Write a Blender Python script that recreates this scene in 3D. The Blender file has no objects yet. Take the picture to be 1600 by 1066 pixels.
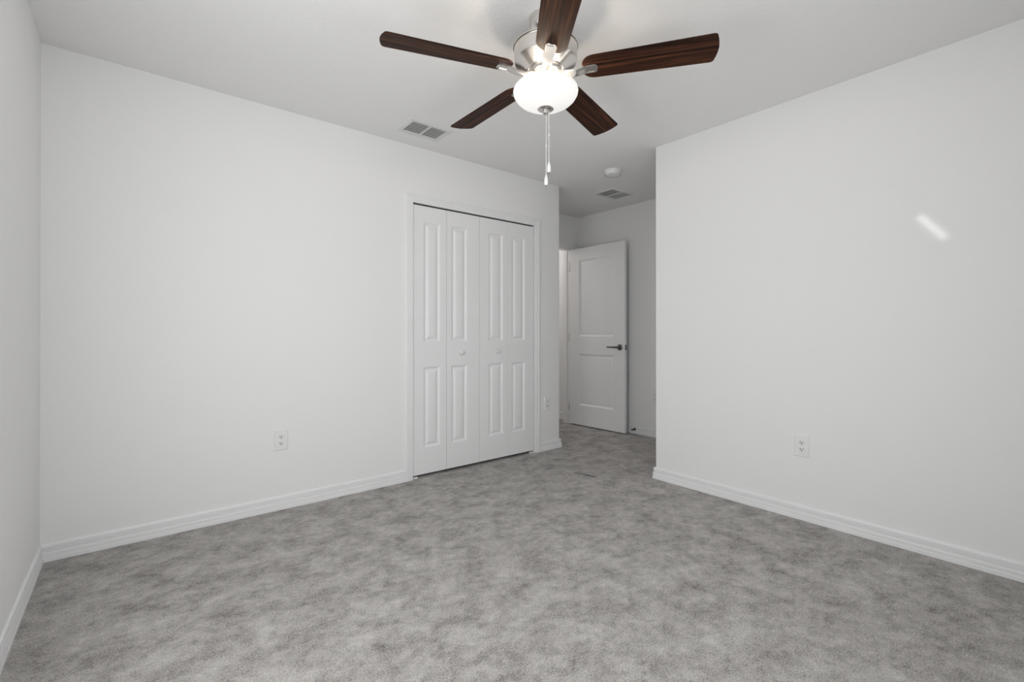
import bpy, bmesh, math, random
from mathutils import Vector, Matrix
random.seed(7)
S = bpy.context.scene
COL = S.collection
PI = math.pi
R = math.radians

# ------------------------------------------------------------------ room measures (metres)
H = 2.44
XL, XR, XC, XA = -0.3343, 2.9885, 3.0997, 4.1348      # left wall, right wall, closet end, alcove right wall
YB, YR, YC, YA = -0.20, 1.9875, 3.0869, 3.7967        # back wall, end of right wall, closet wall, entry-door wall
OX0, OX1, OZ = 1.585, 2.779, 2.028                    # closet opening
DX0, DX1, DZ = 3.205, 3.985, 2.048                    # entry doorway
WX0, WX1 = 0.20, 1.45                                 # window in the wall behind the camera
WY0, WY1, WZ0, WZ1 = 0.55, 1.75, 0.50, 1.95             # window in the left wall, beside the camera
FX, FY = 1.386, 1.466                                 # fan axis

# ------------------------------------------------------------------ camera
cam = bpy.data.cameras.new('camera')
cam.sensor_width = 36.0
cam.lens = 726.05 / 1600 * 36
cam.shift_y = -(533 - 516.35) / 1600
cam.clip_start = 0.02
co = bpy.data.objects.new('camera', cam)
COL.objects.link(co)
co.location = (0, 0, 1.0844)
co.rotation_euler = (R(90 + 0.12), R(0.0), R(50.7457 - 90))
S.camera = co

# ------------------------------------------------------------------ view, world, lights
S.view_settings.view_transform = 'Standard'
S.view_settings.look = 'None'
S.view_settings.exposure = 0.12
S.view_settings.gamma = 1.0
S.view_settings.use_curve_mapping = False
w = bpy.data.worlds.new('world'); S.world = w
w.use_nodes = True
bg = w.node_tree.nodes['Background']
bg.inputs['Color'].default_value = (0.86, 0.93, 1.0, 1)
bg.inputs['Strength'].default_value = 1.5


def light(name, kind, loc, energy, color=(1, 1, 1), rot=None, **kw):
    l = bpy.data.lights.new(name, kind)
    l.energy = energy
    l.color = color
    for k, v in kw.items():
        setattr(l, k, v)
    o = bpy.data.objects.new(name, l)
    COL.objects.link(o)
    o.location = loc
    if rot is not None:
        o.rotation_euler = rot
    return o


# daylight coming in through the window in the left wall
light('window_daylight', 'AREA', (XL - 0.03, (WY0 + WY1) / 2, (WZ0 + WZ1) / 2), 15.5, (1.0, 1.0, 1.0),
      (0, R(-90), 0), shape='RECTANGLE', size=WZ1 - WZ0 - 0.08, size_y=WY1 - WY0 - 0.08)
light('back_window_daylight', 'AREA', ((WX0 + WX1) / 2, YB - 0.03, (WZ0 + WZ1) / 2), 10.5, (1.0, 1.0, 1.0),
      (R(90), 0, 0), shape='RECTANGLE', size=WX1 - WX0 - 0.08, size_y=WZ1 - WZ0 - 0.08, spread=R(165))
# added narrow area lamp standing in for a sun gleam on the right wall
src = Vector((1.15, YB + 0.02, 1.92)); tgt = Vector((XR, 0.4525, 1.588))
dv = (tgt - src).normalized()
lv = Vector((0, -0.095, -0.122))                      # long side of the gleam on the wall
sv = Vector((0, 0.035, -0.027)).normalized() * 0.030  # its short side
lx = lv - dv * lv.dot(dv)
ly = sv - dv * sv.dot(dv)
zx = -dv
xx = lx.normalized()
yx = zx.cross(xx)
gl = light('added_gleam_lamp', 'AREA', src, 0.0037, (1, 0.985, 0.95), shape='RECTANGLE', size=lx.length, size_y=max(abs(ly.dot(yx)), 0.012))
gl.data.spread = R(1.4)
m3 = Matrix((xx, yx, zx)).transposed()
gl.rotation_euler = m3.to_euler()
# added point light filling the hall outside the door, no fixture there
light('hall_fill', 'POINT', (3.45, 4.75, 2.2), 7, (1, 0.95, 0.92), shadow_soft_size=0.08)


# ------------------------------------------------------------------ materials
def new_mat(name):
    m = bpy.data.materials.new(name)
    m.use_nodes = True
    nt = m.node_tree
    return m, nt, nt.nodes['Principled BSDF']


def simple(name, col, rough=0.5, metal=0.0, bump=None, spec=0.5, coat=0):
    m, nt, b = new_mat(name)
    b.inputs['Base Color'].default_value = (*col, 1)
    b.inputs['Roughness'].default_value = rough
    b.inputs['Metallic'].default_value = metal
    b.inputs['Specular IOR Level'].default_value = spec
    if coat:
        b.inputs['Coat Weight'].default_value = coat
    if bump:
        scale, strength, dist = bump
        tc = nt.nodes.new('ShaderNodeTexCoord')
        n = nt.nodes.new('ShaderNodeTexNoise')
        n.inputs['Scale'].default_value = scale
        n.inputs['Detail'].default_value = 3
        bp = nt.nodes.new('ShaderNodeBump')
        bp.inputs['Strength'].default_value = strength
        bp.inputs['Distance'].default_value = dist
        nt.links.new(tc.outputs['Object'], n.inputs['Vector'])
        nt.links.new(n.outputs['Fac'], bp.inputs['Height'])
        nt.links.new(bp.outputs['Normal'], b.inputs['Normal'])
    return m


M = {}
M['wall'] = simple('wall_paint', (0.93, 0.929, 0.924), 0.75, bump=(90, 0.10, 0.004), spec=0.25)
M['ceiling'] = simple('ceiling_paint', (0.925, 0.921, 0.914), 0.9, bump=(60, 0.30, 0.006), spec=0.1)
M['trim'] = simple('white_trim_paint', (0.93, 0.93, 0.93), 0.38)
M['door'] = simple('white_door_paint', (0.925, 0.925, 0.925), 0.42, bump=(220, 0.05, 0.002))
M['plastic'] = simple('white_plastic', (0.90, 0.90, 0.89), 0.35)
M['knob'] = simple('white_gloss', (0.85, 0.85, 0.84), 0.18)
M['dark'] = simple('dark_slot', (0.03, 0.028, 0.026), 0.6)
M['vent'] = simple('white_vent_enamel', (0.78, 0.78, 0.77), 0.45)
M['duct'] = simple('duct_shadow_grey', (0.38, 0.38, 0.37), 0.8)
M['grey'] = simple('grey_plastic', (0.45, 0.45, 0.44), 0.5)
M['lever'] = simple('dark_satin_nickel', (0.20, 0.19, 0.185), 0.28, 1.0)
M['bronze'] = simple('dark_bronze', (0.06, 0.055, 0.05), 0.4, 0.8)
M['thread'] = simple('dark_thread', (0.03, 0.027, 0.025), 0.9)
M['chain'] = simple('bright_chain', (0.86, 0.85, 0.82), 0.25, 0.6)
M['frame'] = simple('white_vinyl', (0.82, 0.82, 0.82), 0.4)

# brushed nickel: fine ring-shaped brushing
m, nt, b = new_mat('brushed_nickel')
b.inputs['Base Color'].default_value = (0.72, 0.69, 0.66, 1)
b.inputs['Metallic'].default_value = 1
b.inputs['Roughness'].default_value = 0.22
tc = nt.nodes.new('ShaderNodeTexCoord'); mp = nt.nodes.new('ShaderNodeMapping')
mp.inputs['Scale'].default_value = (12, 12, 900)
n = nt.nodes.new('ShaderNodeTexNoise'); n.inputs['Scale'].default_value = 1
bp = nt.nodes.new('ShaderNodeBump'); bp.inputs['Strength'].default_value = 0.06; bp.inputs['Distance'].default_value = 0.001
nt.links.new(tc.outputs['Object'], mp.inputs['Vector']); nt.links.new(mp.outputs['Vector'], n.inputs['Vector'])
nt.links.new(n.outputs['Fac'], bp.inputs['Height']); nt.links.new(bp.outputs['Normal'], b.inputs['Normal'])
M['nickel'] = m

# dark walnut fan blade, grain along the blade's length (local x)
m, nt, b = new_mat('dark_walnut')
tc = nt.nodes.new('ShaderNodeTexCoord'); oi = nt.nodes.new('ShaderNodeObjectInfo')
mul = nt.nodes.new('ShaderNodeMath'); mul.operation = 'MULTIPLY'; mul.inputs[1].default_value = 37.0
add = nt.nodes.new('ShaderNodeVectorMath'); add.operation = 'ADD'
mp = nt.nodes.new('ShaderNodeMapping'); mp.inputs['Scale'].default_value = (2.2, 75, 20)
n = nt.nodes.new('ShaderNodeTexNoise'); n.inputs['Scale'].default_value = 1.0; n.inputs['Detail'].default_value = 5; n.inputs['Roughness'].default_value = 0.6; n.inputs['Distortion'].default_value = 0.4
rp = nt.nodes.new('ShaderNodeValToRGB')
rp.color_ramp.elements[0].position = 0.36; rp.color_ramp.elements[0].color = (0.016, 0.007, 0.005, 1)
rp.color_ramp.elements[1].position = 0.70; rp.color_ramp.elements[1].color = (0.135, 0.050, 0.021, 1)
e = rp.color_ramp.elements.new(0.52); e.color = (0.044, 0.018, 0.0105, 1)
nt.links.new(oi.outputs['Random'], mul.inputs[0])
nt.links.new(tc.outputs['Object'], add.inputs[0]); nt.links.new(mul.outputs[0], add.inputs[1])
nt.links.new(add.outputs[0], mp.inputs['Vector']); nt.links.new(mp.outputs['Vector'], n.inputs['Vector'])
nt.links.new(n.outputs['Fac'], rp.inputs['Fac']); nt.links.new(rp.outputs['Color'], b.inputs['Base Color'])
b.inputs['Roughness'].default_value = 0.5
b.inputs['Specular IOR Level'].default_value = 0.08
M['walnut'] = m

# lit frosted glass bowl
m, nt, b = new_mat('lit_frosted_glass')
b.inputs['Base Color'].default_value = (0.55, 0.55, 0.54, 1)
b.inputs['Roughness'].default_value = 0.35
b.inputs['Emission Color'].default_value = (1.0, 0.97, 0.93, 1)
b.inputs['Emission Strength'].default_value = 0.55
M['bowl'] = m

# clear window glass
m, nt, b = new_mat('window_glass')
b.inputs['Base Color'].default_value = (1, 1, 1, 1)
b.inputs['Roughness'].default_value = 0.0
b.inputs['Transmission Weight'].default_value = 1.0
b.inputs['IOR'].default_value = 1.45
M['glass'] = m

# grey cut-pile carpet: brushed patches, tuft speckle, pile relief
m, nt, b = new_mat('grey_carpet')
tc = nt.nodes.new('ShaderNodeTexCoord')


def noise(scale, detail, rough, dist=0.0, vec=None):
    q = nt.nodes.new('ShaderNodeTexNoise')
    q.inputs['Scale'].default_value = scale
    q.inputs['Detail'].default_value = detail
    q.inputs['Roughness'].default_value = rough
    q.inputs['Distortion'].default_value = dist
    nt.links.new(vec or tc.outputs['Object'], q.inputs['Vector'])
    return q


def ramp(src_out, p0, c0, p1, c1):
    q = nt.nodes.new('ShaderNodeValToRGB')
    q.color_ramp.elements[0].position = p0; q.color_ramp.elements[0].color = (*c0, 1)
    q.color_ramp.elements[1].position = p1; q.color_ramp.elements[1].color = (*c1, 1)
    nt.links.new(src_out, q.inputs['Fac'])
    return q


mp = nt.nodes.new('ShaderNodeMapping')
mp.inputs['Rotation'].default_value = (0, 0, R(25)); mp.inputs['Scale'].default_value = (1.0, 1.15, 1)
nt.links.new(tc.outputs['Object'], mp.inputs['Vector'])
big = noise(6.3, 9, 0.72, 0.2, mp.outputs['Vector'])
mid = noise(24, 6, 0.75, 0.2, mp.outputs['Vector'])
fine = noise(175, 3, 0.8)


def wsum(a, ka, c, kc):
    p = nt.nodes.new('ShaderNodeMath'); p.operation = 'MULTIPLY'; p.inputs[1].default_value = ka
    q = nt.nodes.new('ShaderNodeMath'); q.operation = 'MULTIPLY_ADD'; q.inputs[1].default_value = kc
    nt.links.new(a, p.inputs[0]); nt.links.new(c, q.inputs[0]); nt.links.new(p.outputs[0], q.inputs[2])
    return q.outputs[0]


pile = wsum(wsum(big.outputs['Fac'], 0.35, mid.outputs['Fac'], 0.21), 1.0, fine.outputs['Fac'], 0.44)
cr_ = ramp(pile, 0.405, (0.170, 0.157, 0.147), 0.595, (0.680, 0.655, 0.630))
e = cr_.color_ramp.elements.new(0.475); e.color = (0.385, 0.364, 0.347, 1)
e = cr_.color_ramp.elements.new(0.525); e.color = (0.505, 0.484, 0.464, 1)
nt.links.new(cr_.outputs['Color'], b.inputs['Base Color'])
b.inputs['Roughness'].default_value = 1.0
b.inputs['Specular IOR Level'].default_value = 0.05
b.inputs['Sheen Weight'].default_value = 0.12
b.inputs['Sheen Roughness'].default_value = 0.6
bp = nt.nodes.new('ShaderNodeBump'); bp.inputs['Strength'].default_value = 0.7; bp.inputs['Distance'].default_value = 0.006
nt.links.new(fine.outputs['Fac'], bp.inputs['Height']); nt.links.new(bp.outputs['Normal'], b.inputs['Normal'])
M['carpet'] = m


# ------------------------------------------------------------------ mesh helpers
class MB:
    def __init__(s):
        s.v = []; s.f = []

    def add(s, verts, faces):
        k = len(s.v)
        s.v += [tuple(x) for x in verts]
        s.f += [tuple(i + k for i in f) for f in faces]
        return s

    def box(s, x0, x1, y0, y1, z0, z1):
        return s.add([(x0, y0, z0), (x1, y0, z0), (x1, y1, z0), (x0, y1, z0), (x0, y0, z1), (x1, y0, z1), (x1, y1, z1), (x0, y1, z1)],
                     [(0, 3, 2, 1), (4, 5, 6, 7), (0, 1, 5, 4), (1, 2, 6, 5), (2, 3, 7, 6), (3, 0, 4, 7)])

    def obox(s, c, size, mat3):
        pts = []
        for z in (-.5, .5):
            for x, y in ((-.5, -.5), (.5, -.5), (.5, .5), (-.5, .5)):
                pts.append(Vector(c) + mat3 @ Vector((x * size[0], y * size[1], z * size[2])))
        return s.add(pts, [(0, 3, 2, 1), (4, 5, 6, 7), (0, 1, 5, 4), (1, 2, 6, 5), (2, 3, 7, 6), (3, 0, 4, 7)])

    def prism(s, poly, z0, z1):
        n = len(poly)
        a = sum(poly[i][0] * poly[(i + 1) % n][1] - poly[(i + 1) % n][0] * poly[i][1] for i in range(n))
        if a < 0:
            poly = poly[::-1]
        return s.add([(x, y, z0) for x, y in poly] + [(x, y, z1) for x, y in poly],
                     [tuple(range(n))[::-1], tuple(range(n, 2 * n))] + [(i, (i + 1) % n, n + (i + 1) % n, n + i) for i in range(n)])

    def rings(s, rings, cap0=True, cap1=True, closed=True):
        n = len(rings[0]); k = []
        for r in rings:
            k += list(r)
        f = []
        for j in range(len(rings) - 1):
            for i in range(n if closed else n - 1):
                f.append((j * n + i, j * n + (i + 1) % n, (j + 1) * n + (i + 1) % n, (j + 1) * n + i))
        if cap0: f.append(tuple(range(n))[::-1])
        if cap1: f.append(tuple(range((len(rings) - 1) * n, len(rings) * n)))
        return s.add(k, f)

    def lathe(s, prof, c=(0, 0, 0), seg=48, axis='z'):
        """prof: list of (r, h); r = 0 closes at a point"""
        c = Vector(c)
        base = len(s.v)
        idx = []
        for r, h in prof:
            if r < 1e-6:
                p = {'z': Vector((0, 0, h)), 'y': Vector((0, h, 0)), 'x': Vector((h, 0, 0))}[axis]
                s.v.append(tuple(c + p)); idx.append([len(s.v) - 1])
            else:
                row = []
                for i in range(seg):
                    a = 2 * PI * i / seg
                    u, v_ = r * math.cos(a), r * math.sin(a)
                    p = {'z': Vector((u, v_, h)), 'y': Vector((v_, h, u)), 'x': Vector((h, u, v_))}[axis]
                    s.v.append(tuple(c + p)); row.append(len(s.v) - 1)
                idx.append(row)
        for A, B in zip(idx, idx[1:]):
            if len(A) == 1 and len(B) == 1: continue
            for i in range(seg):
                j = (i + 1) % seg
                if len(A) == 1: s.f.append((A[0], B[j], B[i]))
                elif len(B) == 1: s.f.append((A[i], A[j], B[0]))
                else: s.f.append((A[i], A[j], B[j], B[i]))
        return s

    def tube(s, pts, r, seg=8):
        pts = [Vector(p) for p in pts]
        rs = []
        for i, p in enumerate(pts):
            t = (pts[min(i + 1, len(pts) - 1)] - pts[max(i - 1, 0)]).normalized()
            up = Vector((0, 0, 1)) if abs(t.z) < 0.9 else Vector((1, 0, 0))
            a = t.cross(up).normalized(); bb = t.cross(a)
            rr = r[i] if isinstance(r, (list, tuple)) else r
            rs.append([p + a * rr * math.cos(2 * PI * k / seg) + bb * rr * math.sin(2 * PI * k / seg) for k in range(seg)])
        return s.rings(rs)

    def ball(s, c, r, seg=8, rings=5, sz=1.0):
        prof = [(r * math.sin(PI * i / rings), -r * sz * math.cos(PI * i / rings)) for i in range(rings + 1)]
        prof[0] = (0, -r * sz); prof[-1] = (0, r * sz)
        return s.lathe(prof, c, seg)

    def obj(s, name, mat, parent=None, loc=(0, 0, 0), rot=(0, 0, 0), smooth=None, bevel=None):
        me = bpy.data.meshes.new(name)
        me.from_pydata(s.v, [], s.f)
        bm = bmesh.new(); bm.from_mesh(me)
        bmesh.ops.recalc_face_normals(bm, faces=bm.faces)
        bm.to_mesh(me); bm.free()
        me.materials.append(mat)
        if smooth:
            for p in me.polygons: p.use_smooth = True
            me.set_sharp_from_angle(angle=R(smooth))
        o = bpy.data.objects.new(name, me)
        COL.objects.link(o)
        o.location = loc; o.rotation_euler = rot
        if parent: o.parent = parent
        if bevel:
            mod = o.modifiers.new('bevel', 'BEVEL')
            mod.width = bevel; mod.segments = 2; mod.limit_method = 'ANGLE'; mod.angle_limit = R(40)
        return o


def tag(o, label=None, cat=None, group=None, kind=None):
    if label: o['label'] = label
    if cat: o['category'] = cat
    if group: o['group'] = group
    if kind: o['kind'] = kind
    return o


def thing(name, loc, label, cat, group=None, kind=None, rotz=0.0):
    o = bpy.data.objects.new(name, None)
    o.empty_display_size = 0.05
    COL.objects.link(o)
    o.location = loc; o.rotation_euler = (0, 0, rotz)
    return tag(o, label, cat, group, kind)


def struct(mb, name, mat, label, cat, **kw):
    return tag(mb.obj(name, mat, **kw), label, cat, kind='structure')


def arc(cx, cy, r, a0, a1, n=6):
    return [(cx + r * math.cos(R(a0 + (a1 - a0) * i / n)), cy + r * math.sin(R(a0 + (a1 - a0) * i / n))) for i in range(n + 1)]


# ------------------------------------------------------------------ floor, ceiling, walls
struct(MB().box(-0.45, XA + 0.12, -0.34, 5.32, -0.1, 0), 'floor', M['carpet'], 'mottled grey cut-pile carpet covering the bedroom floor', 'carpet')
struct(MB().box(-0.45, XA + 0.12, -0.34, 5.32, H, H + 0.1), 'ceiling', M['ceiling'], 'flat white ceiling with a light spray texture', 'ceiling')

b = MB()
b.box(XL - 0.12, XL, YB - 0.12, WY0, 0, H); b.box(XL - 0.12, XL, WY1, YA + 0.115, 0, H)
b.box(XL - 0.12, XL, WY0, WY1, 0, WZ0); b.box(XL - 0.12, XL, WY0, WY1, WZ1, H)
struct(b, 'wall_left', M['wall'], 'plain white wall at the left edge of the photo', 'wall')
b = MB()
b.box(XL, WX0, YB - 0.12, YB, 0, H); b.box(WX1, XR, YB - 0.12, YB, 0, H)
b.box(WX0, WX1, YB - 0.12, YB, 0, WZ0); b.box(WX0, WX1, YB - 0.12, YB, WZ1, H)
struct(b, 'wall_back', M['wall'], 'white wall with a window behind the viewer', 'wall')

rb = 0.014
L = [(XR, YB - 0.12)] + arc(XR + rb, YR - rb, rb, 180, 90) + [(XA, YR), (XA, YR - 0.115), (XR + 0.115, YR - 0.115), (XR + 0.115, YB - 0.12)]
struct(MB().prism(L, 0, H), 'wall_right', M['wall'], 'white wall on the right with a bright gleam and one outlet', 'wall', smooth=25)

b = MB()
b.prism([(XL, YC), (OX0, YC), (OX0, YC + 0.115), (XL, YC + 0.115)], 0, H)
b.prism([(OX0, YC), (OX1, YC), (OX1, YC + 0.115), (OX0, YC + 0.115)], OZ, H)
b.prism([(OX1, YC)] + arc(XC - rb, YC + rb, rb, 270, 360) + [(XC, YA), (XC - 0.115, YA), (XC - 0.115, YC + 0.115), (OX1, YC + 0.115)], 0, H)
struct(b, 'wall_closet', M['wall'], 'long white wall holding the bifold closet doors', 'wall', smooth=25)
b = MB().box(XL, XC, YA, YA + 0.115, 0, H)
b.box(XC, DX0 - 0.018, YA, YA + 0.115, 0, H); b.box(DX1 + 0.018, XA, YA, YA + 0.115, 0, H); b.box(DX0 - 0.018, DX1 + 0.018, YA, YA + 0.115, DZ + 0.018, H)
struct(b, 'wall_entry', M['wall'], 'short white wall around the entry doorway past the closet', 'wall')
struct(MB().box(XA, XA + 0.1, YR - 0.115, 5.3, 0, H), 'wall_alcove', M['wall'], 'white alcove wall behind the open entry door', 'wall')
struct(MB().box(2.75, XA, 5.2, 5.3, 0, H), 'wall_hall_end', M['wall'], 'white wall at the far end of the hall outside the door', 'wall')
struct(MB().box(2.65, 2.75, YA + 0.115, 5.3, 0, H), 'wall_hall_left', M['wall'], 'white side wall of the hall outside the door', 'wall')

# ------------------------------------------------------------------ baseboards
BB = [(0.0, 0.0), (0.0140, 0.0), (0.0140, 0.018), (0.0125, 0.020), (0.0125, 0.034), (0.0135, 0.036), (0.0115, 0.042), (0.0115, 0.0480), (0.0065, 0.0490), (0.0065, 0.0535),
      (0.0105, 0.0545), (0.0105, 0.0585), (0.0055, 0.0595), (0.0055, 0.0645), (0.0095, 0.0655), (0.0095, 0.0745), (0.0075, 0.0800), (0.0035, 0.0828), (0.0, 0.0830)]


def baseboard(mb, path, ms=1, me=1):
    """room on the left of the path; ms, me = 1 shortens that end for an inside mitre"""
    P = [Vector((x, y)) for x, y in path]
    D = [(P[i + 1] - P[i]).normalized() for i in range(len(P) - 1)]
    N = [Vector((-d.y, d.x)) for d in D]
    rings = []
    for i, p in enumerate(P):
        ring = []
        for t, z in BB:
            if i == 0: q = p + N[0] * t + D[0] * ms * t
            elif i == len(P) - 1: q = p + N[-1] * t - D[-1] * me * t
            else:
                k = (N[i - 1] + N[i]); q = p + k * (t / (1 + N[i - 1].dot(N[i])))
            ring.append((q.x, q.y, z))
        rings.append(ring)
    mb.rings(rings)
    return mb


CW = 0.058
struct(baseboard(MB(), [(XL, YC), (XL, YB)]), 'baseboard_left', M['trim'], 'white grooved baseboard along the left wall', 'baseboard', smooth=20)
struct(baseboard(MB(), [(XL, YB), (XR, YB)]), 'baseboard_back', M['trim'], 'white baseboard along the wall behind the viewer', 'baseboard', smooth=20)
struct(baseboard(MB(), [(XR, YB), (XR, YR), (XA, YR)]), 'baseboard_right', M['trim'], 'white grooved baseboard along the right wall', 'baseboard', smooth=20)
struct(baseboard(MB(), [(OX0 - CW, YC), (XL, YC)], 0, 1), 'baseboard_closet', M['trim'], 'long white baseboard left of the closet doors', 'baseboard', smooth=20)
struct(baseboard(MB(), [(XC, YA), (XC, YC), (OX1 + CW, YC)], 1, 0), 'baseboard_closet_end', M['trim'], 'short white baseboard right of the closet doors, wrapping the corner', 'baseboard', smooth=20)
struct(baseboard(MB(), [(XA, YR), (XA, YA)]), 'baseboard_alcove', M['trim'], 'white baseboard behind the open entry door', 'baseboard', smooth=20)
struct(baseboard(MB(), [(XA, YA + 0.115), (XA, 5.2)]), 'baseboard_hall', M['trim'], 'white baseboard in the hall seen through the doorway', 'baseboard', smooth=20)

# ------------------------------------------------------------------ casings and jambs
CAS = [(0.0, 0.0), (0.0, 0.009), (0.003, 0.011), (0.014, 0.0115), (0.017, 0.0100), (0.019, 0.0125), (0.036, 0.0135), (0.039, 0.0120), (0.041, 0.0150),
       (0.052, 0.0160), (0.0570, 0.0140), (CW, 0.0120), (CW, 0.0)]


def casing(mb, x0, x1, z, y, rev=0.0):
    """three-sided mitred casing around an opening in a wall facing -y"""
    rings = []
    for (px, pz, sx, sz) in ((x0, 0, -1, 0), (x0, z, -1, 1), (x1, z, 1, 1), (x1, 0, 1, 0)):
        rings.append([(px + sx * (u + rev), y - v, pz + sz * (u + rev)) for u, v in CAS])
    mb.rings(rings)
    return mb


struct(casing(MB(), OX0, OX1, OZ, YC), 'trim_1', M['trim'], 'white moulded casing framing the closet opening', 'casing', smooth=20)
b = casing(MB(), DX0, DX1, DZ, YA, 0.004)
b.box(DX0 - 0.018, DX0, YA, YA + 0.115, 0, DZ + 0.018); b.box(DX1, DX1 + 0.018, YA, YA + 0.115, 0, DZ + 0.018); b.box(DX0, DX1, YA, YA + 0.115, DZ, DZ + 0.018)
b.box(DX1 - 0.010, DX1, YA + 0.045, YA + 0.085, 0, DZ); b.box(DX0, DX0 + 0.010, YA + 0.045, YA + 0.085, 0, DZ)
struct(b, 'trim_2', M['trim'], 'white casing and jamb of the entry doorway', 'casing', smooth=20)

# ------------------------------------------------------------------ window beside the camera
wn = thing('window_1', (XL, (WY0 + WY1) / 2, WZ0), 'white window with two panes in the left wall, beside the viewer', 'window', kind='structure')
wl = (-wn.location.x, -wn.location.y, -wn.location.z)
b = MB()
fx0, fx1 = XL - 0.11, XL - 0.07
for y0, y1, z0, z1 in ((WY0, WY0 + 0.04, WZ0, WZ1), (WY1 - 0.04, WY1, WZ0, WZ1), (WY0 + 0.04, WY1 - 0.04, WZ0, WZ0 + 0.04), (WY0 + 0.04, WY1 - 0.04, WZ1 - 0.04, WZ1),
                       (WY0 + 0.04, WY1 - 0.04, (WZ0 + WZ1) / 2 - 0.02, (WZ0 + WZ1) / 2 + 0.02)):
    b.box(fx0, fx1, y0, y1, z0, z1)
b.obj('window_frame', M['frame'], wn, wl)
for z0, z1 in ((WZ0 + 0.04, (WZ0 + WZ1) / 2 - 0.02), ((WZ0 + WZ1) / 2 + 0.02, WZ1 - 0.04)):
    MB().box(XL - 0.092, XL - 0.088, WY0 + 0.04, WY1 - 0.04, z0, z1).obj('pane', M['glass'], wn, wl)
MB().box(XL + 0.001, XL + 0.025, WY0 - 0.02, WY1 + 0.02, WZ0 - 0.03, WZ0 - 0.005).obj('window_sill', M['trim'], wn, wl, bevel=0.004)


wn = thing('window_2', ((WX0 + WX1) / 2, YB, WZ0), 'white window with two panes in the wall behind the viewer', 'window', kind='structure')
wl = (-wn.location.x, -wn.location.y, -wn.location.z)
b = MB()
for x0, x1, z0, z1 in ((WX0, WX0 + 0.04, WZ0, WZ1), (WX1 - 0.04, WX1, WZ0, WZ1), (WX0 + 0.04, WX1 - 0.04, WZ0, WZ0 + 0.04), (WX0 + 0.04, WX1 - 0.04, WZ1 - 0.04, WZ1),
                       (WX0 + 0.04, WX1 - 0.04, (WZ0 + WZ1) / 2 - 0.02, (WZ0 + WZ1) / 2 + 0.02)):
    b.box(x0, x1, YB - 0.11, YB - 0.07, z0, z1)
b.obj('window_frame', M['frame'], wn, wl)
for z0, z1 in ((WZ0 + 0.04, (WZ0 + WZ1) / 2 - 0.02), ((WZ0 + WZ1) / 2 + 0.02, WZ1 - 0.04)):
    MB().box(WX0 + 0.04, WX1 - 0.04, YB - 0.092, YB - 0.088, z0, z1).obj('pane', M['glass'], wn, wl)
MB().box(WX0 - 0.02, WX1 + 0.02, YB + 0.001, YB + 0.025, WZ0 - 0.03, WZ0 - 0.005).obj('window_sill', M['trim'], wn, wl, bevel=0.004)

# ------------------------------------------------------------------ panelled doors
def panel_slab(x0, x1, z0, z1, th, panels, steps):
    """slab with face at y=0 (towards -y); panels = (x0,x1,z0,z1); steps = (inset, depth) from the panel's outline"""
    b = MB()
    xs = sorted({x0, x1} | {p[0] for p in panels} | {p[1] for p in panels})
    zs = sorted({z0, z1} | {p[2] for p in panels} | {p[3] for p in panels})
    for i in range(len(xs) - 1):
        for j in range(len(zs) - 1):
            a, c, e, g = xs[i], xs[i + 1], zs[j], zs[j + 1]
            if any(abs(a - p[0]) < 1e-6 and abs(c - p[1]) < 1e-6 and abs(e - p[2]) < 1e-6 and abs(g - p[3]) < 1e-6 for p in panels):
                rr = [[(a, 0, e), (c, 0, e), (c, 0, g), (a, 0, g)]]
                for ins, dep in steps:
                    rr.append([(a + ins, dep, e + ins), (c - ins, dep, e + ins), (c - ins, dep, g - ins), (a + ins, dep, g - ins)])
                b.rings(rr, cap0=False, cap1=True)
            else:
                b.add([(a, 0, e), (c, 0, e), (c, 0, g), (a, 0, g)], [(0, 1, 2, 3)])
    # edges and back, split to the same grid so that the slab is closed
    for i in range(len(xs) - 1):
        for z in (z0, z1):
            b.add([(xs[i], 0, z), (xs[i + 1], 0, z), (xs[i + 1], th, z), (xs[i], th, z)], [(0, 1, 2, 3)])
        for j in range(len(zs) - 1):
            b.add([(xs[i], th, zs[j]), (xs[i + 1], th, zs[j]), (xs[i + 1], th, zs[j + 1]), (xs[i], th, zs[j + 1])], [(0, 1, 2, 3)])
    for j in range(len(zs) - 1):
        for x in (x0, x1):
            b.add([(x, 0, zs[j]), (x, 0, zs[j + 1]), (x, th, zs[j + 1]), (x, th, zs[j])], [(0, 1, 2, 3)])
    # weld
    bm = bmesh.new()
    vv = [bm.verts.new(v) for v in b.v]
    bm.verts.ensure_lookup_table()
    for f in b.f:
        try: bm.faces.new([vv[i] for i in f])
        except ValueError: pass
    bmesh.ops.remove_doubles(bm, verts=bm.verts, dist=1e-5)
    bm.verts.index_update()
    out = MB()
    out.v = [tuple(v.co) for v in bm.verts]
    out.f = [tuple(v.index for v in f.verts) for f in bm.faces]
    bm.free()
    return out


BST = [(0.003, 0.0008), (0.017, 0.0105), (0.021, 0.0110), (0.043, 0.0020), (0.046, 0.0015)]
LZ0, LZ1 = 0.024, 2.0165
LY = YC + 0.004
PZ = ((0.216, 0.820), (1.003, 1.902))


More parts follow.
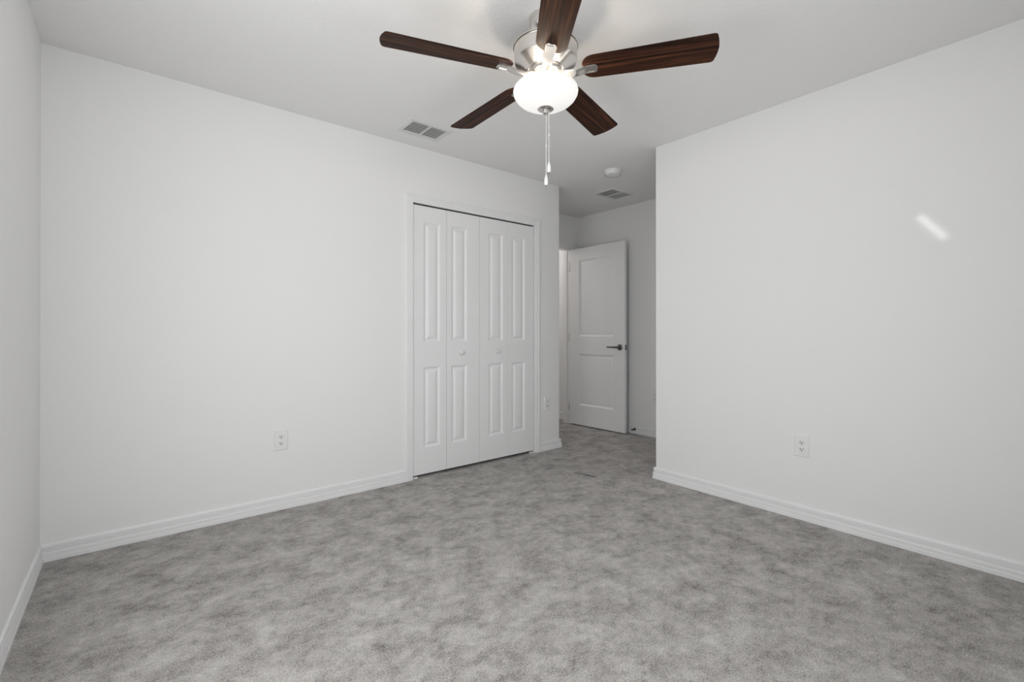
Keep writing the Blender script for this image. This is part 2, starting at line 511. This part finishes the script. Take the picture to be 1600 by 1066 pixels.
def bifold(name, label, leaves, knob_leaf, px, bracket):
    x0 = leaves[0][0]
    t = thing(name, (x0, LY, 0), label, 'closet door', kind='structure')
    for k, (a, c, p0, p1) in enumerate(leaves):
        sl = panel_slab(a - x0, c - x0, LZ0, LZ1, 0.032, [(p0 - x0, p1 - x0, z0, z1) for z0, z1 in PZ], BST)
        lf = sl.obj('leaf', M['door'], t, smooth=12)
        if k == knob_leaf:
            kb = MB().lathe([(0, -0.034), (0.008, -0.0335), (0.0150, -0.030), (0.0182, -0.0245), (0.0182, -0.020), (0.0150, -0.0145), (0.0095, -0.010), (0.0085, -0.006), (0.012, -0.001), (0.012, 0.0)], (0, 0, 0), 24, 'y')
            kb.obj('knob', M['knob'], lf, (px - x0, 0, 0.918), smooth=50)
    bk = MB()
    bx = bracket - x0
    sgn = 1 if bracket < 2 else -1
    bk.box(min(bx, bx + sgn * 0.045), max(bx, bx + sgn * 0.045), -0.001, 0.022, 0.0005, 0.004)
    bk.box(min(bx + sgn * .001, bx + sgn * 0.003), max(bx + sgn * .001, bx + sgn * 0.003), -0.001, 0.022, 0.0005, 0.030)
    bk.box(min(bx + sgn * .012, bx + sgn * 0.040), max(bx + sgn * .012, bx + sgn * 0.040), 0.000, 0.018, 0.004, 0.012)
    bk.obj('pivot_bracket', M['trim'], t, smooth=30)
    return t


bifold('door_1', 'left pair of white bifold closet leaves with a round knob', [(1.590, 1.8735, 1.676, 1.8195), (1.8765, 2.1825, 1.9185, 2.0635)], 1, 2.006, OX0 + 0.002)
bifold('door_2', 'right pair of white bifold closet leaves, nearer the room corner', [(2.1855, 2.4750, 2.2765, 2.4265), (2.4765, 2.7715, 2.522, 2.672)], 0, 2.357, OX1 - 0.002)
# head jamb track behind the casing
struct(MB().box(OX0, OX1, YC + 0.012, YC + 0.036, OZ - 0.0012, OZ - 0.0002), 'trim_3', M['dark'], 'thin dark track gap above the bifold closet doors', 'track')

# entry door, swung open against the alcove wall
hx, hy = 3.9700, 3.7900
da = -87.4265
dr = thing('door_3', (hx, hy, 0), 'open white two-panel entry door with a dark lever handle', 'door', kind='structure', rotz=R(da))
slab = panel_slab(0, 0.762, 0.012, 2.040, 0.035, [(0.138, 0.626, 0.236, 0.828), (0.138, 0.626, 1.026, 1.905)],
                  [(0.004, 0.0010), (0.018, 0.0125), (0.024, 0.0135), (0.040, 0.0085), (0.044, 0.0080)])
sb = slab.obj('slab', M['door'], dr, smooth=12)
for side in (0, 1):
    y0 = 0.0 if side == 0 else 0.035
    sg = -1 if side == 0 else 1
    b = MB().lathe([(0, sg * 0.011), (0.028, sg * 0.0105), (0.0325, sg * 0.007), (0.0330, 0.0)], (0.702, y0, 0.915), 32, 'y')
    rose = b.obj('rose', M['lever'], dr, smooth=40)
    b = MB().lathe([(0.010, sg * 0.009), (0.010, sg * 0.042), (0.0125, sg * 0.046), (0.0125, sg * 0.056), (0.010, sg * 0.058), (0, sg * 0.058)], (0.702, y0, 0.915), 20, 'y')
    rings = []
    for u, hh, hw in ((0.704, 0.0105, 0.007), (0.690, 0.010, 0.0065), (0.66, 0.0085, 0.0055), (0.61, 0.0075, 0.005), (0.575, 0.0072, 0.005), (0.568, 0.005, 0.003)):
        yy = y0 + sg * 0.051
        rings.append([(u, yy - hw, 0.915 - hh), (u, yy + hw, 0.915 - hh), (u, yy + hw, 0.915 + hh), (u, yy - hw, 0.915 + hh)])
    b.rings(rings)
    b.obj('lever', M['lever'], rose, smooth=30)
b = MB().box(0.762, 0.7632, 0.005, 0.030, 0.887, 0.943)
b.obj('latch_plate', M['lever'], dr)
MB().box(0.7632, 0.769, 0.011, 0.024, 0.906, 0.924).obj('latch_bolt', M['lever'], dr, bevel=0.002)
for z in (0.22, 1.02, 1.84):
    b = MB().lathe([(0, -0.050), (0.003, -0.049), (0.0045, -0.046), (0.0045, 0.046), (0.003, 0.049), (0, 0.050)], (-0.0035, -0.002, z), 12)
    b.obj('hinge', M['nickel'], dr, smooth=40)

# door stop screwed to the alcove baseboard
ds = thing('door_stop', (XA - 0.014, 2.990, 0.048), 'small dark door stop sticking out of the baseboard beside the open door', 'door stop')
MB().lathe([(0.014, 0.0), (0.014, -0.004), (0.009, -0.008), (0, -0.008)], (0, 0, 0), 16, 'x').obj('base', M['bronze'], ds, smooth=40)
MB().tube([(-0.006, 0, 0), (-0.040, 0, 0)], 0.0050, 10).obj('rod', M['bronze'], ds, smooth=40)
MB().lathe([(0, -0.052), (0.007, -0.052), (0.0085, -0.050), (0.0085, -0.040), (0, -0.040)], (0, 0, 0), 14, 'x').obj('rubber_tip', M['dark'], ds, smooth=40)


# ------------------------------------------------------------------ outlets
def rrect(w_, h_, r, n=4):
    o = []
    for cx, cz, a in ((w_ / 2 - r, h_ / 2 - r, 0), (-w_ / 2 + r, h_ / 2 - r, 90), (-w_ / 2 + r, -h_ / 2 + r, 180), (w_ / 2 - r, -h_ / 2 + r, 270)):
        o += arc(cx, cz, r, a, a + 90, n)
    return o


def rslab(poly_steps):
    """stack of (w,h,r,y) rounded rectangles in the xz plane, front = smallest y"""
    b = MB()
    b.rings([[(x, y, z) for x, z in rrect(w_, h_, r)] for w_, h_, r, y in poly_steps])
    return b


def outlet(loc, rotz, label, first=None):
    t = thing('wall_outlet', loc, label, 'outlet', 'white duplex outlets near the floor', rotz=rotz)
    if first:
        for ch in first.children:
            c = ch.copy(); COL.objects.link(c); c.parent = t
            for g in ch.children:
                d = g.copy(); COL.objects.link(d); d.parent = c
        return t
    rslab([(0.078, 0.123, 0.004, 0), (0.078, 0.123, 0.004, -0.003), (0.071, 0.116, 0.004, -0.0062)]).obj('faceplate', M['plastic'], t, smooth=20)
    for z in (0.0195, -0.0195):
        rc = rslab([(0.034, 0.0285, 0.010, -0.005), (0.034, 0.0285, 0.010, -0.0080), (0.032, 0.0265, 0.009, -0.0086)]).obj('receptacle', M['plastic'], t, (0, 0, z), smooth=20)
        s = MB()
        s.box(-0.0084, -0.0050, -0.0089, -0.0080, -0.0018, 0.0074); s.box(0.0050, 0.0080, -0.0089, -0.0080, -0.0010, 0.0068)
        s.lathe([(0, -0.0089), (0.0032, -0.0089), (0.0032, -0.0080), (0, -0.0080)], (0, 0, -0.0068), 12, 'y')
        s.obj('slots', M['dark'], rc)
    MB().lathe([(0, -0.0078), (0.002, -0.0076), (0.003, -0.0068), (0.003, -0.0060)], (0, 0, 0), 12, 'y').obj('screw', M['plastic'], t, smooth=40)
    return t


o1 = outlet((0.7025, YC, 0.4225), 0, 'white outlet on the long wall left of the closet doors')
outlet((2.937, YC, 0.4245), 0, 'white outlet in the narrow wall strip right of the closet doors', o1)
outlet((XR, 1.0165, 0.4245), R(-90), 'white outlet on the big right-hand wall above its baseboard', o1)
outlet((XA, 2.738, 0.417), R(-90), 'white outlet on the alcove wall, nearly hidden by the right wall corner', o1)


# ------------------------------------------------------------------ ceiling vents, smoke detector
def register(name, x0, x1, y0, y1, bd, label, nslat, tilt, along):
    t = thing(name, ((x0 + x1) / 2, (y0 + y1) / 2, H), label, 'air vent')
    w_, d_ = (x1 - x0) / 2, (y1 - y0) / 2
    rr = []
    for ins, z in ((0, 0), (0, -0.003), (0.008, -0.009), (bd - 0.004, -0.011), (bd, -0.009), (bd, 0.0)):
        rr.append([(-w_ + ins, -d_ + ins, z), (w_ - ins, -d_ + ins, z), (w_ - ins, d_ - ins, z), (-w_ + ins, d_ - ins, z)])
    MB().rings(rr, cap0=False, cap1=False).obj('frame', M['vent'], t)
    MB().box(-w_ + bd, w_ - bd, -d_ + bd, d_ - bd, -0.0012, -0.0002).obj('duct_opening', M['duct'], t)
    iw, idp = w_ - bd, d_ - bd
    s = MB()
    if along == 'x':
        for half in (-1, 1):
            cx = half * iw / 2
            for k in range(nslat):
                y = -idp + (k + 0.75) * 2 * idp / (nslat + 0.3)
                s.obox((cx, y, -0.0065), (iw - 0.010, 2 * idp / nslat * 0.56, 0.0014), Matrix.Rotation(tilt, 3, 'X'))
        s.box(-0.005, 0.005, -idp, idp, -0.0115, -0.002)
    else:
        for k in range(nslat):
            y = -idp + (k + 0.5) * 2 * idp / nslat
            s.obox((-iw / 2, y, -0.0065), (iw - 0.004, 2 * idp / nslat * 0.56, 0.0014), Matrix.Rotation(tilt, 3, 'X'))
        n2 = int(nslat * iw / (2 * idp)) + 1
        for k in range(n2):
            x = (k + 0.5) * iw / n2
            s.obox((x, 0, -0.0065), (iw / n2 * 0.56, 2 * idp - 0.004, 0.0014), Matrix.Rotation(-tilt, 3, 'Y'))
        s.box(-0.003, 0.003, -idp, idp, -0.0115, -0.002)
    s.obj('louvers', M['vent'], t)
    return t


register('ceiling_vent', 1.361, 1.681, 2.672, 2.905, 0.036, 'white louvered ceiling vent beside the fan, near the closet wall', 6, R(14), 'x')
register('ceiling_vent', 3.505, 3.838, 2.784, 3.026, 0.022, 'white ceiling vent in the alcove above the entry door', 10, R(12), 'mix')

sd = thing('smoke_detector', (3.140, 2.497, H), 'round white smoke detector on the alcove ceiling', 'smoke detector')
MB().lathe([(0, 0), (0.070, 0), (0.070, -0.010), (0.067, -0.0125), (0, -0.0125)], (0, 0, 0), 40).obj('base', M['plastic'], sd, smooth=40)
MB().lathe([(0.0645, -0.0125), (0.0645, -0.026), (0.060, -0.0335), (0.048, -0.0385), (0.030, -0.040), (0, -0.040)], (0, 0, 0), 40).obj('cover', M['plastic'], sd, smooth=40)
b = MB()
for k in range(16):
    a = 2 * PI * k / 16
    b.obox((0.0585 * math.cos(a), 0.0585 * math.sin(a), -0.0345), (0.010, 0.012, 0.0022), Matrix.Rotation(a, 3, 'Z') @ Matrix.Rotation(R(48), 3, 'Y'))
b.obj('vent_slots', M['grey'], sd)
MB().lathe([(0, -0.0425), (0.009, -0.0422), (0.0105, -0.040), (0.0105, -0.0385)], (0.018, -0.010, 0), 20).obj('test_button', M['vent'], sd, smooth=40)

# ------------------------------------------------------------------ ceiling fan
fan = thing('ceiling_fan', (FX, FY, H), 'brushed nickel ceiling fan with five dark walnut blades and a lit bowl', 'ceiling fan')
Z = lambda z: z - H
MB().lathe([(0.072, 0), (0.074, -0.004), (0.072, -0.012), (0.069, -0.030), (0.060, -0.052), (0.044, -0.068), (0.028, -0.074), (0.018, -0.075), (0.018, -0.070), (0, -0.070)]).obj('canopy', M['nickel'], fan, smooth=35)
MB().lathe([(0, Z(2.375)), (0.0135, Z(2.375)), (0.0135, Z(2.312)), (0, Z(2.312))], seg=24).obj('downrod', M['nickel'], fan, smooth=40)
MB().lathe([(0, Z(2.330)), (0.020, Z(2.330)), (0.026, Z(2.322)), (0.050, Z(2.318)), (0.128, Z(2.316)), (0.137, Z(2.3155)), (0.1400, Z(2.3135)), (0.1400, Z(2.3095)), (0.1330, Z(2.3090)), (0.1330, Z(2.3060)), (0.1370, Z(2.3050)),
            (0.135, Z(2.254)), (0.133, Z(2.249)), (0.127, Z(2.246)), (0.118, Z(2.242)), (0.100, Z(2.232)), (0.084, Z(2.222)), (0.078, Z(2.219)), (0.076, Z(2.216)), (0, Z(2.216))], seg=72).obj('motor_housing', M['nickel'], fan, smooth=30)
MB().lathe([(0, Z(2.217)), (0.071, Z(2.217)), (0.073, Z(2.213)), (0.073, Z(2.197)), (0.069, Z(2.192)), (0.056, Z(2.190)), (0, Z(2.190))], seg=48).obj('hub', M['nickel'], fan, smooth=35)
MB().lathe([(0, Z(2.191)), (0.044, Z(2.191)), (0.044, Z(2.176)), (0.040, Z(2.173)), (0.040, Z(2.158)), (0.060, Z(2.156)), (0.064, Z(2.153)), (0.060, Z(2.150)), (0, Z(2.150))], seg=48).obj('light_fitter', M['nickel'], fan, smooth=35)

# blades: outline in the local xy plane, x = radius
r0, r1, w0, w1 = 0.157, 0.695, 0.124, 0.1455
wid = lambda x: w0 + (w1 - w0) * (x - r0) / (r1 - r0)
half = [(r0, 0.0)]
for i in range(1, 11):
    a = i / 10 * PI / 2
    half.append((r0 + 0.055 * (1 - math.cos(a)), wid(r0 + 0.055) / 2 * math.sin(a) ** 0.72))
half.append((0.45, wid(0.45) / 2))
for i in range(0, 7):
    a = i / 6 * PI / 2
    half.append((r1 - 0.010 - 0.016 + 0.016 * math.sin(a), w1 / 2 - 0.016 + 0.016 * math.cos(a)))
half.append((r1 - 0.0055, 0.042)); half.append((r1 - 0.002, 0.022))
half.append((r1, 0.0))
outl = half + [(x, -y) for x, y in half[-2:0:-1]]
pit = -0.2057
ph = R(-54.76)


def blade_mb():
    b = MB()
    n = len(outl)
    cx = 0.43
    sh = lambda p, k: (cx + (p[0] - cx) * (1 - k / 0.27), p[1] * (1 - k / 0.065))
    b.rings([[(*sh(p, 0.0012), -0.003) for p in outl], [(*p, -0.0018) for p in outl], [(*p, 0.0018) for p in outl], [(*sh(p, 0.0012), 0.003) for p in outl]])
    return b


def bracket_mb():
    b = MB()
    prof = [(0.052, -0.0120, 0.0250), (0.068, -0.0140, 0.0240), (0.085, -0.0185, 0.0210), (0.105, -0.0215, 0.0195), (0.130, -0.0205, 0.0190), (0.150, -0.0160, 0.0195),
            (0.166, -0.0105, 0.0210), (0.180, -0.0085, 0.0220), (0.205, -0.0080, 0.0225), (0.214, -0.0080, 0.0215), (0.220, -0.0080, 0.0170), (0.223, -0.0080, 0.0080)]
    t = 0.0045
    b.rings([[(x, -w_ / 1, z - t + 0.0012), (x, -w_ * 0.8, z - t), (x, w_ * 0.8, z - t), (x, w_, z - t + 0.0012), (x, w_, z + t), (x, -w_, z + t)] for x, z, w_ in prof])
    # raised border of the end plate
    z = -0.0080 - t
    for (x0, x1, y0, y1) in ((0.172, 0.214, 0.0150, 0.0190), (0.172, 0.214, -0.0190, -0.0150), (0.2095, 0.2140, -0.0150, 0.0150)):
        b.box(x0, x1, y0, y1, z - 0.0028, z + 0.001)
    for y in (-0.014, 0.014):
        b.ball((0.061, y, -0.0185), 0.0045, 10, 6, 0.7)
    return b


first = None
for k in range(5):
    a = ph + k * 2 * PI / 5
    if first is None:
        bl = blade_mb().obj('blade', M['walnut'], fan, smooth=30)
        br = bracket_mb().obj('blade_bracket', M['nickel'], bl, smooth=35)
        first = bl
    else:
        bl = first.copy(); COL.objects.link(bl); bl.parent = fan
        c = br.copy(); COL.objects.link(c); c.parent = bl
    bl.location = (0, 0, Z(2.203))
    bl.rotation_euler = (pit, 0, a)

# glass bowl (outer then inner surface) with its bulbs
outer = [(0.088, 2.1590), (0.094, 2.1580), (0.112, 2.1530), (0.128, 2.1440), (0.1375, 2.1330), (0.1405, 2.1220), (0.1380, 2.1090), (0.1290, 2.0935), (0.1140, 2.0790), (0.0900, 2.0655), (0.0600, 2.0560), (0.0300, 2.0510), (0, 2.0490)]
inner = [(max(r - 0.004, 0), z + (0.003 if r < 0.12 else 0.0005)) for r, z in outer[::-1]]
MB().lathe([(r, Z(z)) for r, z in inner + outer + []][0:], seg=72).obj('glass_bowl', M['bowl'], fan, smooth=60)
MB().lathe([(0, Z(2.0560)), (0.0335, Z(2.0500)), (0.0350, Z(2.0465)), (0.0310, Z(2.0445)), (0.020, Z(2.0425)), (0.0130, Z(2.0390)), (0.0125, Z(2.0340)), (0.0140, Z(2.0320)), (0.0130, Z(2.0275)), (0.0070, Z(2.0240)), (0, Z(2.0235))], seg=36).obj('finial', M['nickel'], fan, smooth=40)
cr = Vector((math.sin(R(50.7457)), -math.cos(R(50.7457)), 0))       # across the two chains
for off, ztop, zc, zp in ((0.0024, 2.026, 1.888, 1.7632), (0.0146, 2.044, 1.936, 1.8186)):
    p = cr * off
    b = MB()
    z = ztop
    while z > zp - 0.002:
        b.ball((p.x, p.y, Z(z)), 0.0019, 6, 4, 1.15)
        z -= 0.0042
    b.tube([(p.x, p.y, Z(ztop)), (p.x, p.y, Z(zp))], 0.0012, 6)
    b.ball((p.x, p.y, Z(zc)), 0.0036, 10, 6, 1.6)
    ch = b.obj('pull_chain', M['chain'], fan, smooth=40)
    MB().lathe([(0, 0.001), (0.0025, 0), (0.0050, -0.008), (0.0074, -0.016), (0.0084, -0.028), (0.0080, -0.042), (0.0060, -0.046), (0, -0.046)], (p.x, p.y, Z(zp)), 20).obj('pull_knob', M['knob'], ch, smooth=40)
    MB().lathe([(0, -0.046), (0.0048, -0.046), (0.0042, -0.0495), (0, -0.050)], (p.x, p.y, Z(zp)), 16).obj('knob_cap', M['lever'], ch, smooth=40)
# the lamp's bulbs shine up out of the open top of the bowl
for a in [ph + PI / 5 + k * 2 * PI / 5 for k in range(5)]:
    light('fan_bulb', 'POINT', (FX + 0.085 * math.cos(a), FY + 0.085 * math.sin(a), 2.170), 0.65, (1, 0.85, 0.66), shadow_soft_size=0.010)

# ------------------------------------------------------------------ small dark thread lying on the carpet
b = MB().tube([(2.622, 2.450, 0.004), (2.634, 2.400, 0.005), (2.645, 2.345, 0.006), (2.655, 2.315, 0.005), (2.668, 2.276, 0.004)], [0.0010, 0.0014, 0.003, 0.0022, 0.0010], 6)
tag(b.obj('thread', M['thread'], smooth=60), 'small dark thread of lint on the carpet before the alcove', 'lint')
